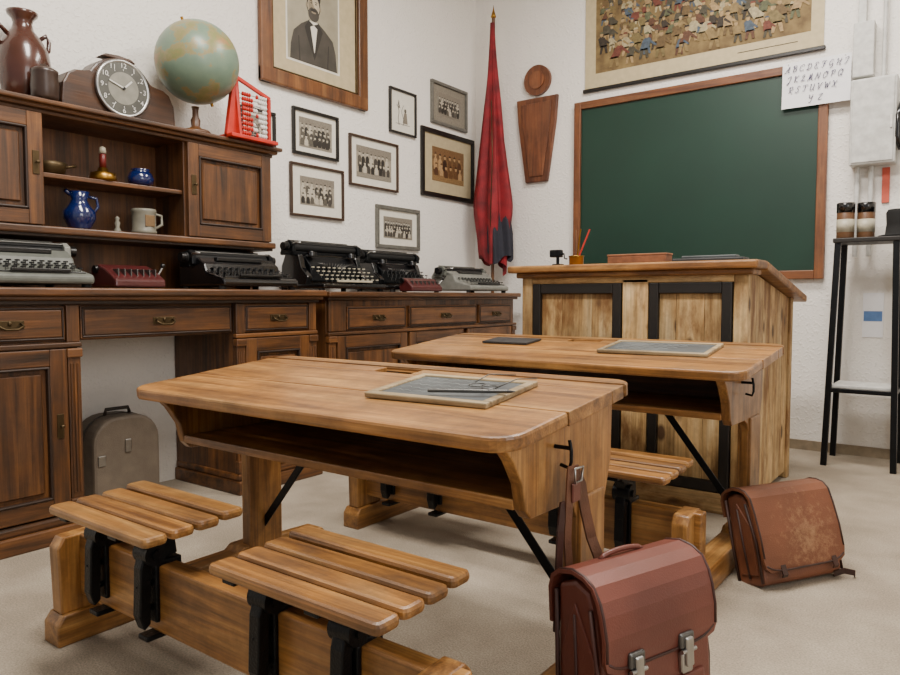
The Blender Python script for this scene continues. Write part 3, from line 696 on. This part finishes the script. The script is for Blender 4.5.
pbg=mat('sepia_light','#b0a993',.6,var=.12,scale=5,col2='#8d8671'); skin=mat('sepia_skin','#c2b69c',.6,var=.12,scale=40); skd=mat('sepia_shadow','#94876f',.6)
coat=mat('sepia_coat','#47423a',.6,var=.2,scale=12); coatd=mat('sepia_coat_dark','#2a2620',.6)
b.poly([(X+.0005,2.455,1.995),(X+.0005,2.805,1.995),(X+.0005,2.805,2.55),(X+.0005,2.455,2.55)],pbg)
b.poly([(X+.0010,yc-.16,1.996),(X+.0010,yc+.165,1.996),(X+.0010,yc+.155,2.09),(X+.0010,yc+.135,2.15),(X+.0010,yc+.08,2.19),(X+.0010,yc+.035,2.215),(X+.0010,yc-.035,2.215),(X+.0010,yc-.085,2.185),(X+.0010,yc-.135,2.14),(X+.0010,yc-.155,2.07)],coat)
b.poly([(X+.0013,yc-.035,2.215),(X+.0013,yc-.006,2.06),(X+.0013,yc+.014,2.06),(X+.0013,yc+.035,2.215)],paper)
for s in(-1,1):
    b.poly([(X+.0016,yc+s*.03,2.222),(X+.0016,yc+s*.062,2.175),(X+.0016,yc+s*.045,2.13),(X+.0016,yc+.004,2.02),(X+.0016,yc+.004,2.05)],coatd)
    b.poly([(X+.0014,yc+s*.10,2.12),(X+.0014,yc+s*.106,2.12),(X+.0014,yc+s*.10,1.998),(X+.0014,yc+s*.092,1.998)],coatd)
    b.poly([(X+.0019,yc,2.198),(X+.0019,yc+s*.028,2.212),(X+.0019,yc+s*.028,2.182)],coatd)
el(yc,2.298,.047,.066,coatd,X+.0017)
el(yc,2.338,.049,.040,coatd,X+.0018)
el(yc,2.292,.040,.056,skin,X+.002)
el(yc-.020,2.290,.016,.040,skd,X+.0021)
el(yc,2.252,.037,.036,coat,X+.0024)
el(yc,2.262,.016,.0055,skd,X+.0027,14)
el(yc,2.272,.022,.007,coatd,X+.0028,14)
for s in(-1,1):
    el(yc+s*.016,2.307,.0065,.003,coatd,X+.0028,10); el(yc+s*.017,2.317,.010,.0022,coatd,X+.0028,10)
    el(yc+s*.046,2.29,.006,.014,skd,X+.0022,10)
b.poly([(X+.0028,yc-.004,2.307),(X+.0028,yc-.009,2.284),(X+.0028,yc+.004,2.282)],skd)
b.done()
# ------------------------------------------------------------ flag in the corner
b=B('flag_on_pole')
px,py=-2.62,4.0
b.cyl((px,py,0),(px,py,2.60),.011,dkz,seg=14); b.lathe([(.011,0),(.018,.012),(.012,.03),(.004,.06),(.001,.085)],(px,py,2.60),brass,14)
b.lathe([(.09,0),(.09,.02),(.03,.04),(.02,.1)],(px,py,0),iron,20)
nz=48; seg=72
def flagsheet(z_top,z_bot,rf,cxo,m,ph0):
    tb=bmesh.new(); rings=[]
    for i in range(nz+1):
        t=i/nz; z=z_top-(z_top-z_bot)*t; rad=rf(t); cx=px+cxo*t; cy=py-.012; row=[]
        for k in range(seg):
            a=2*math.pi*k/seg
            g=min(1,t*3)
            fold=1+.25*math.sin(6*a+2.2*t+ph0+.6*math.sin(3*t))*g+.11*math.sin(11*a-3*t+ph0)*g
            r=rad*fold
            x_=cx+r*math.cos(a); y_=min(cy+r*math.sin(a)*.72,YW-.004)
            zz=z-((.05*math.sin(a+1.0+ph0)+.035*math.sin(3*a)) if i==nz else 0)
            row.append(tb.verts.new((x_,y_,zz)))
        rings.append(row)
    for i in range(nz):
        for k in range(seg):
            j=(k+1)%seg; tb.faces.new((rings[i][k],rings[i+1][k],rings[i+1][j],rings[i][j]))
    b.add(tb,m,None,True)
flagsheet(2.57,1.02,lambda t:.016+.103*min(1,t*1.35)**1.4-(.035*max(0,t-.78)/.22),.010,flagm,0)
flagsheet(1.9,1.08,lambda t:.02+.066*min(1,t*1.2),.055,flagb,1.3)
b.tube([(px+.055,py-.105,2.05),(px+.07,py-.115,1.7),(px+.06,py-.12,1.25)],.003,dbrass,6)
b.done()
# ------------------------------------------------------------ wooden wall emblem (plain stand-in mark: disc over a tapered tablet)
b=B('wooden_wall_emblem'); ya,yb=YW-.026,YW-.001
b.cyl((-2.35,ya,2.185),(-2.35,yb,2.185),.095,emb,seg=40,smooth=False)
b.cyl((-2.35,ya-.006,2.185),(-2.35,ya,2.185),.055,emb,seg=40,smooth=False)
b.prism([(-2.50,2.075),(-2.20,2.075),(-2.215,1.90),(-2.27,1.54),(-2.43,1.54),(-2.485,1.90)],ya,yb,'xz',emb,.005)
b.prism([(-2.46,2.04),(-2.24,2.04),(-2.252,1.90),(-2.30,1.575),(-2.40,1.575),(-2.448,1.90)],ya-.006,ya,'xz',emb,.003)
b.done()
# ------------------------------------------------------------ blackboard
b=B('chalkboard'); x0,x1,z0,z1=-2.08,-.667,.893,1.995; fw=.045; yb=YW-.001
b.bb(x0+.01,x1-.01,YW-.02,yb,z0+.01,z1-.01,green,0)
for a,c in((x0,x0+fw),(x1-fw,x1)): b.bb(a,c,YW-.035,yb,z0,z1,boardfr,.004)
for a,c in((z0,z0+fw),(z1-fw,z1)): b.bb(x0+fw,x1-fw,YW-.034,yb,a,c,boardfx,.004)
b.done()
# ------------------------------------------------------------ wall poster
def sc(name,c): return mat(name,c,.75,var=.2,scale=60)
pal=[sc('print_%d'%i,c) for i,c in enumerate(('#5f3f2c','#4a4536','#7a6a42','#6e3a2c','#4c5966','#a58a60','#ada07c','#5a5d42','#382f25','#8a744a','#695434'))]
b=B('rolled_wall_chart'); Y=YW-.008; x0,x1,z0,z1=-2.02,-.70,2.07,2.98
b.bb(x0,x1,Y,Y+.003,z0,z1,matb,0)
b.bb(x0-.01,x1+.01,Y-.012,Y+.006,z0-.022,z0,blackfr,.004); b.bb(x0-.01,x1+.01,Y-.012,Y+.006,z1,z1+.022,blackfr,.004)
sky=mat('print_sky','#b7a878',.8,var=.2,scale=7); grd=mat('print_ground','#857046',.8,var=.25,scale=14,col2='#5f4c30')
ix0,ix1,iz0,iz1=x0+.07,x1-.06,z0+.085,z1-.06
b.poly([(ix0,Y-.0006,iz0),(ix1,Y-.0006,iz0),(ix1,Y-.0006,iz1),(ix0,Y-.0006,iz1)],grd)
b.poly([(ix0,Y-.001,iz0+.5),(ix1,Y-.001,iz0+.5),(ix1,Y-.001,iz1),(ix0,Y-.001,iz1)],sky)
b.poly([(ix0+.7,Y-.0013,iz0+.3),(ix0+1.1,Y-.0013,iz0+.3),(ix0+1.1,Y-.0013,iz0+.6),(ix0+.9,Y-.0013,iz0+.7),(ix0+.7,Y-.0013,iz0+.6)],pal[5])
for row in range(10):
    zz=iz0+.46-row*.049; yy=Y-.0015-row*.0004
    n=25-row; s=.045+.0065*row
    for k in range(n):
        if row>7 and random.random()<.3: continue
        xx=ix0+.03+(ix1-ix0-.06)*(k+random.uniform(.1,.9))/n; q=s*random.uniform(.8,1.15); m1=random.choice(pal); lean=random.uniform(-.3,.3)*q
        zc=max(zz+random.uniform(-.015,.015),iz0+.001); y2=yy-k*.00001
        leg=random.choice(pal)
        b.poly([(xx-q*.26,y2,zc),(xx-q*.12,y2,zc),(xx+q*.02,y2,zc+q*.5),(xx-q*.18,y2,zc+q*.5)],leg)
        b.poly([(xx+q*.14,y2,zc),(xx+q*.28,y2,zc),(xx+q*.2,y2,zc+q*.5),(xx-q*.0,y2,zc+q*.5)],leg)
        b.poly([(xx-q*.24,y2,zc+q*.42),(xx+q*.26,y2,zc+q*.42),(xx+q*.22+lean,y2,zc+q*.95),(xx+q*.08+lean,y2,zc+q*1.04),(xx-q*.08+lean,y2,zc+q*1.04),(xx-q*.22+lean,y2,zc+q*.95)],m1)
        b.poly([(xx+lean+q*.18,y2-.0001,zc+q*.93),(xx+lean+q*.55,y2-.0001,zc+q*.6),(xx+lean+q*.5,y2-.0001,zc+q*.52),(xx+lean+q*.14,y2-.0001,zc+q*.78)],m1)
        b.poly([(xx+lean+q*.12*math.cos(t*.785),y2-.0002,zc+q*1.15+q*.14*math.sin(t*.785)) for t in range(8)],pal[5])
        b.poly([(xx+lean-q*.15,y2-.0003,zc+q*1.22),(xx+lean+q*.15,y2-.0003,zc+q*1.22),(xx+lean+q*.08,y2-.0003,zc+q*1.32),(xx+lean-q*.08,y2-.0003,zc+q*1.32)],pal[(k*3+row)%len(pal)])
b.beam((x1-.42,Y-.0006,z0+.045),(x1-.12,Y-.0006,z0+.045),.004,.0008,pal[1],(0,1,0),0)
b.done()
# handwritten alphabet sheet: pen strokes
OO=[(.5,1),(.15,.6),(.3,0),(.75,.2),(.8,.8),(.5,1),(.7,.8),(.95,.9)]
PP=[[(.15,.75),(.35,1),(.3,0)],[(.3,.9),(.75,1),(.75,.55),(.35,.48)]]
G={'A':[[(0,.1),(.15,0),(.5,.5),(.75,1),(.72,.5),(.75,0),(.95,.08)],[(.25,.35),(.75,.4)]],
'B':[[(.15,.75),(.35,1),(.3,0)],[(.3,.9),(.7,1),(.7,.6),(.35,.52),(.8,.45),(.75,.05),(.25,.02)]],
'C':[[(.85,.8),(.65,1),(.25,.75),(.15,.3),(.4,0),(.85,.15)]],
'D':[[(.35,1),(.3,.05),(.1,.1),(.4,0),(.85,.3),(.8,.85),(.45,1),(.1,.85)]],
'E':[[(.8,.85),(.5,1),(.25,.8),(.5,.55),(.2,.3),(.4,0),(.85,.15)]],
'F':[[(.1,.8),(.3,1),(.9,.95)],[(.55,.95),(.45,.1),(.15,.05)],[(.3,.5),(.75,.52)]],
'G':[[(.8,.85),(.5,1),(.15,.5),(.4,.1),(.75,.45),(.75,-.2),(.4,-.25)]],
'H':[[(.1,.8),(.3,1),(.25,0)],[(.8,1),(.7,0),(.95,.1)],[(.25,.5),(.75,.55)]],
'I':[[(.15,.8),(.5,1),(.75,.95),(.5,.1),(.2,.05)]],
'J':[[(.15,.8),(.5,1),(.75,.95),(.5,-.2),(.25,-.2),(.6,.15)]],
'K':[[(.15,.8),(.3,1),(.25,0)],[(.85,1),(.3,.5),(.6,.1),(.9,.05)]],
'L':[[(.2,.7),(.5,1),(.6,.8),(.3,.1),(.1,.05),(.4,.05),(.9,.1)]],
'M':[[(0,.05),(.2,0),(.35,1),(.4,0),(.65,1),(.75,0),(.95,.1)]],
'N':[[(0,.05),(.15,0),(.3,1),(.65,0),(.8,1)]],'O':[OO],'P':PP,'Q':[OO,[(.5,.25),(.9,-.1)]],'R':PP+[[(.4,.5),(.6,.1),(.9,.05)]],
'S':[[(.85,.85),(.6,1),(.35,.75),(.7,.35),(.45,0),(.1,.15)]],
'T':[[(.05,.85),(.3,1),(.95,.95)],[(.55,.95),(.45,.05),(.2,.08)]],
'U':[[(.1,.85),(.25,1),(.2,.2),(.45,0),(.7,.3),(.8,1),(.75,.1),(.95,.05)]],
'V':[[(.1,.85),(.25,1),(.4,0),(.75,.9),(.95,.95)]],
'W':[[(.05,.85),(.15,1),(.3,0),(.5,.8),(.65,0),(.9,1)]],
'X':[[(.1,.9),(.3,.95),(.65,.05),(.9,.1)],[(.85,1),(.15,0)]],
'Y':[[(.1,.9),(.25,1),(.3,.5),(.7,.6),(.8,1),(.65,-.2),(.35,-.2)]],
'Z':[[(.15,.85),(.8,.95),(.2,.1),(.85,.05)]]}
def smooth(p):
    out=[]
    for i in range(len(p)-1):
        a=p[max(i-1,0)];b_=p[i];c=p[i+1];d=p[min(i+2,len(p)-1)]
        for k in range(4):
            t=k/4
            out.append(tuple(.5*((2*b_[j])+(-a[j]+c[j])*t+(2*a[j]-5*b_[j]+4*c[j]-d[j])*t*t+(-a[j]+3*b_[j]-3*c[j]+d[j])*t**3) for j in(0,1)))
    out.append(p[-1]); return out
b=B('alphabet_sheet'); sx=-.725
b.ribbon([(sx,YW-.040,2.003),(sx,YW-.043,1.92),(sx,YW-.044,1.84),(sx,YW-.048,1.77)],(1,0,0),.315,.001,paperw)
for dx in(-.13,.13): b.cyl((sx+dx,YW-.001,1.995),(sx+dx,YW-.045,1.995),.003,whitep,seg=8)
for i,s in enumerate(('ABCDEFGHI','JKLMNOPQ','RSTUVWX','YZ')):
    pitch=.0335 if i<3 else .045; gw=.026; gh=.030
    xs=sx-.148+(.008*i if i<3 else .11); zb_=1.952-i*.053
    for k,ch in enumerate(s):
        for st in G[ch]:
            b.tube([(xs+k*pitch+u*gw+v*gh*.25,YW-.0475-.001*i,zb_+v*gh) for u,v in smooth(st)],.0013,ink,5)
b.done()
# ------------------------------------------------------------ electrical boxes
b=B('cable_duct'); b.bb(-.560,-.470,YW-.07,YW-.001,1.87,2.13,whitep,.004); b.bb(-.545,-.51,YW-.04,YW-.001,2.13,3.09,whitep,.003); b.done()
b=B('fuse_box'); b.bb(-.560,-.365,YW-.10,YW-.001,1.44,1.85,whitep,.006); b.bb(-.55,-.375,YW-.106,YW-.098,1.45,1.84,whitep,.003); b.bb(-.39,-.38,YW-.112,YW-.104,1.6,1.66,white,.002)
b.cyl((-.47,YW-.03,1.0),(-.47,YW-.03,1.44),.012,whitep,seg=12); b.cyl((-.53,YW-.03,1.0),(-.53,YW-.03,1.44),.012,whitep,seg=12)
b.cyl((-.43,YW-.03,1.85),(-.43,YW-.03,3.09),.010,whitep,seg=12)
b.done()
b=B('warning_tag'); b.bb(-.425,-.393,YW-.010,YW-.001,1.26,1.43,mat('salmon_card','#cf5a44',.6),.001); b.done()
b=B('wall_telephone'); b.bb(-.34,-.24,YW-.06,YW-.001,1.5,1.70,black,.01); b.tube([(-.345,YW-.07,1.72),(-.36,YW-.09,1.66),(-.36,YW-.09,1.56),(-.345,YW-.07,1.5)],.013,black,10); b.done()
b=B('wall_notice'); b.bb(-.49,-.40,YW-.006,YW-.001,.60,.82,paperw,0); b.bb(-.485,-.405,YW-.007,YW-.0055,.68,.73,mat('notice_blue','#5b7fb4',.6),0); b.done()
# ------------------------------------------------------------ tall metal stool with things on it
b=B('tall_metal_stool'); ztop=1.075
tx0,tx1,ty0,ty1=-.585,-.22,3.80,4.04
b.bb(tx0,tx1,ty0,ty1,ztop-.022,ztop,blackmat,.004)
legs=[((tx0+.02,ty0+.02),(tx0-.01,ty0-.01)),((tx1-.11,ty0+.02),(tx1-.09,ty0-.01)),((tx0+.02,ty1-.02),(tx0-.01,ty1+.01)),((tx1-.11,ty1-.02),(tx1-.09,ty1+.01))]
for t,q in legs: b.beam((q[0],q[1],0),(t[0],t[1],ztop-.02),.026,.026,iron,(0,1,0))
for zz in(.36,):
    for y in(ty0+.0,ty1-.0): b.beam((tx0,y,zz),(tx1-.10,y,zz),.02,.02,iron)
    for xx in(tx0,tx1-.1): b.beam((xx,ty0,zz),(xx,ty1,zz),.02,.02,iron)
b.bb(tx0+.01,tx1-.11,ty0+.01,ty1-.01,.37,.385,whitep,.003)
b.done()
for k,(xx,yy) in enumerate(((-.545,3.88),(-.465,3.92))):
    b=B('storage_tin'); b.lathe([(.036,0),(.038,.004),(.038,.12),(.036,.124)],(0,0,0),mat('tin_brown','#6a4a30',.4),24); b.lathe([(.0395,.122),(.0395,.165),(.037,.168)],(0,0,0),black,24)
    b.lathe([(.0386,.03),(.0386,.09)],(0,0,0),cream,24); b.done((xx,yy,ztop+.001))
b=B('black_hat'); b.lathe([(.085,0),(.09,.004),(.085,.008),(.06,.012),(.055,.06),(.058,.11),(.05,.125),(.002,.13)],(0,0,0),mat('black_felt','#101010',.9),32); b.done((-.325,3.90,ztop+.001))
# ------------------------------------------------------------ lectern desk
b=B('teacher_lectern'); x0,x1,y0,y1=-1.615,-.68,2.70,3.46
for x in(x0,x1-.05):
    b.bb(x,x+.05,y0,y0+.05,0,.895,pinez,.004); b.bb(x,x+.05,y1-.05,y1,0,.80,pinez,.004)
b.bb(-1.155,-1.05,y0,y0+.03,.03,.87,pinez,.003)
b.bb(x0+.05,x1-.05,y0,y0+.03,.855,.90,pinex,.003)
b.bb(x0+.05,x1-.05,y0,y0+.03,.02,.07,blackmat,.003)
b.bb(x0-.004,x1+.004,y0-.012,y0+.0,.0,.075,pinex,.003)
for a,c in((x0+.05,-1.155),(-1.05,x1-.05)):
    n=3
    for k in range(n): b.bb(a+(c-a)*k/n,a+(c-a)*(k+1)/n-.001,y0+.014,y0+.028,.06,.86,pinez,.002)
    q=.042
    for e,f in((a+.004,a+q),(c-q,c-.004)): b.bb(e,f,y0-.005,y0+.02,.075,.855,blackmat,.004)
    for e,f in((.075,.075+q),(.855-q,.855)): b.bb(a+q,c-q,y0-.004,y0+.02,e,f,blackmat,.004)
def zs(y): return .905-(y-2.80)*(.905-.80)/(3.46-2.80) if y>2.80 else .905
for xs in(x0+.01,x1-.03):
    n=6
    for k in range(n):
        a=y0+.05+(y1-y0-.1)*k/n; c=y0+.05+(y1-y0-.1)*(k+1)/n-.0015
        b.prism([(a,.03),(c,.03),(c,zs(c)-.012),(a,zs(a)-.012)],xs,xs+.02,'yz',pinez,.001)
b.bb(x0+.03,x1-.03,y1-.03,y1-.01,.03,.78,pinez,.002)
b.bb(x0-.05,x1+.04,y0-.045,y0+.11,.902,.932,toplec,.007)
Mz=Matrix.Translation((0,y0+.112,.930))@Matrix.Rotation(-math.atan(.115/.68),4,'X')
b.bb(x0-.05,x1+.04,0,.74,-.03,0,toplec,.006,Mz)
b.bb(x0-.02,x1+.02,y0-.02,y0+.10,.88,.903,toplec,.006)
b.done()
zt=.9325
b=B('pencil_sharpener'); b.bb(-.02,.02,-.015,.02,0,.008,iron,.002); b.cyl((0,0,.008),(0,0,.04),.007,iron,seg=10); b.bb(-.032,.018,-.016,.016,.036,.068,iron,.004); b.cyl((.016,0,.05),(.03,0,.05),.004,iron,seg=8); b.tube([(.03,0,.05),(.032,0,.03),(.045,0,.028)],.003,iron,6); b.done((-1.47,2.75,zt))
b=B('brush_cup'); b.lathe([(.026,0),(.03,.004),(.031,.035),(.034,.04),(.028,.04),(.026,.006)],(0,0,0),brass,22)
for a,q,m in((.022,.03,redm),(-.005,.02,dkz),(.012,-.02,brass)): b.cyl((0,0,.01),(a*2.2,q*.8,.15),.0035,m,seg=8)
b.done((-1.385,2.755,zt))
b=B('wooden_pencil_box'); b.bb(-.12,.12,-.035,.035,0,.030,mat('reddish_wood','#8a5636',.5,var=.2),.003); b.bb(-.122,.122,-.037,.037,.030,.037,mat('reddish_wood_lid','#9b6340',.5,var=.2),.002); b.done((-1.105,2.745,zt))
b=B('slate_eraser_tray'); b.bb(-.13,.13,-.04,.04,0,.012,slated,.003); b.bb(-.10,.10,-.025,.025,.012,.022,slate,.003); b.done((-.83,2.745,zt))
# ------------------------------------------------------------ lights
def area(name,loc,sx,sy,e,col,rot=(0,0,0)):
    l=bpy.data.lights.new(name,'AREA'); l.shape='RECTANGLE'; l.size=sx; l.size_y=sy; l.energy=e; l.color=col
    o=bpy.data.objects.new(name,l); bpy.context.scene.collection.objects.link(o); o.location=loc; o.rotation_euler=rot
area('ceiling_light_a',(-1.0,1.1,3.05),1.4,.5,108,(1,.93,.85))
area('ceiling_light_b',(-.7,2.9,3.05),1.4,.5,80,(1,.93,.85))
area('window_light',(1.7,.4,1.7),1.6,1.3,32,(.97,.98,1),(0,math.radians(90),0))
w=bpy.data.worlds.new('world'); bpy.context.scene.world=w; w.use_nodes=True
w.node_tree.nodes['Background'].inputs[0].default_value=(1,.98,.98,1); w.node_tree.nodes['Background'].inputs[1].default_value=.45
# ------------------------------------------------------------ camera
cd=bpy.data.cameras.new('camera'); cd.sensor_width=36; cd.lens=28.8; cd.clip_start=.02
cam=bpy.data.objects.new('camera',cd); bpy.context.scene.collection.objects.link(cam)
cam.location=(0,0,.8); cam.rotation_euler=(math.radians(90-3.22),0,math.radians(36.6))
bpy.context.scene.camera=cam
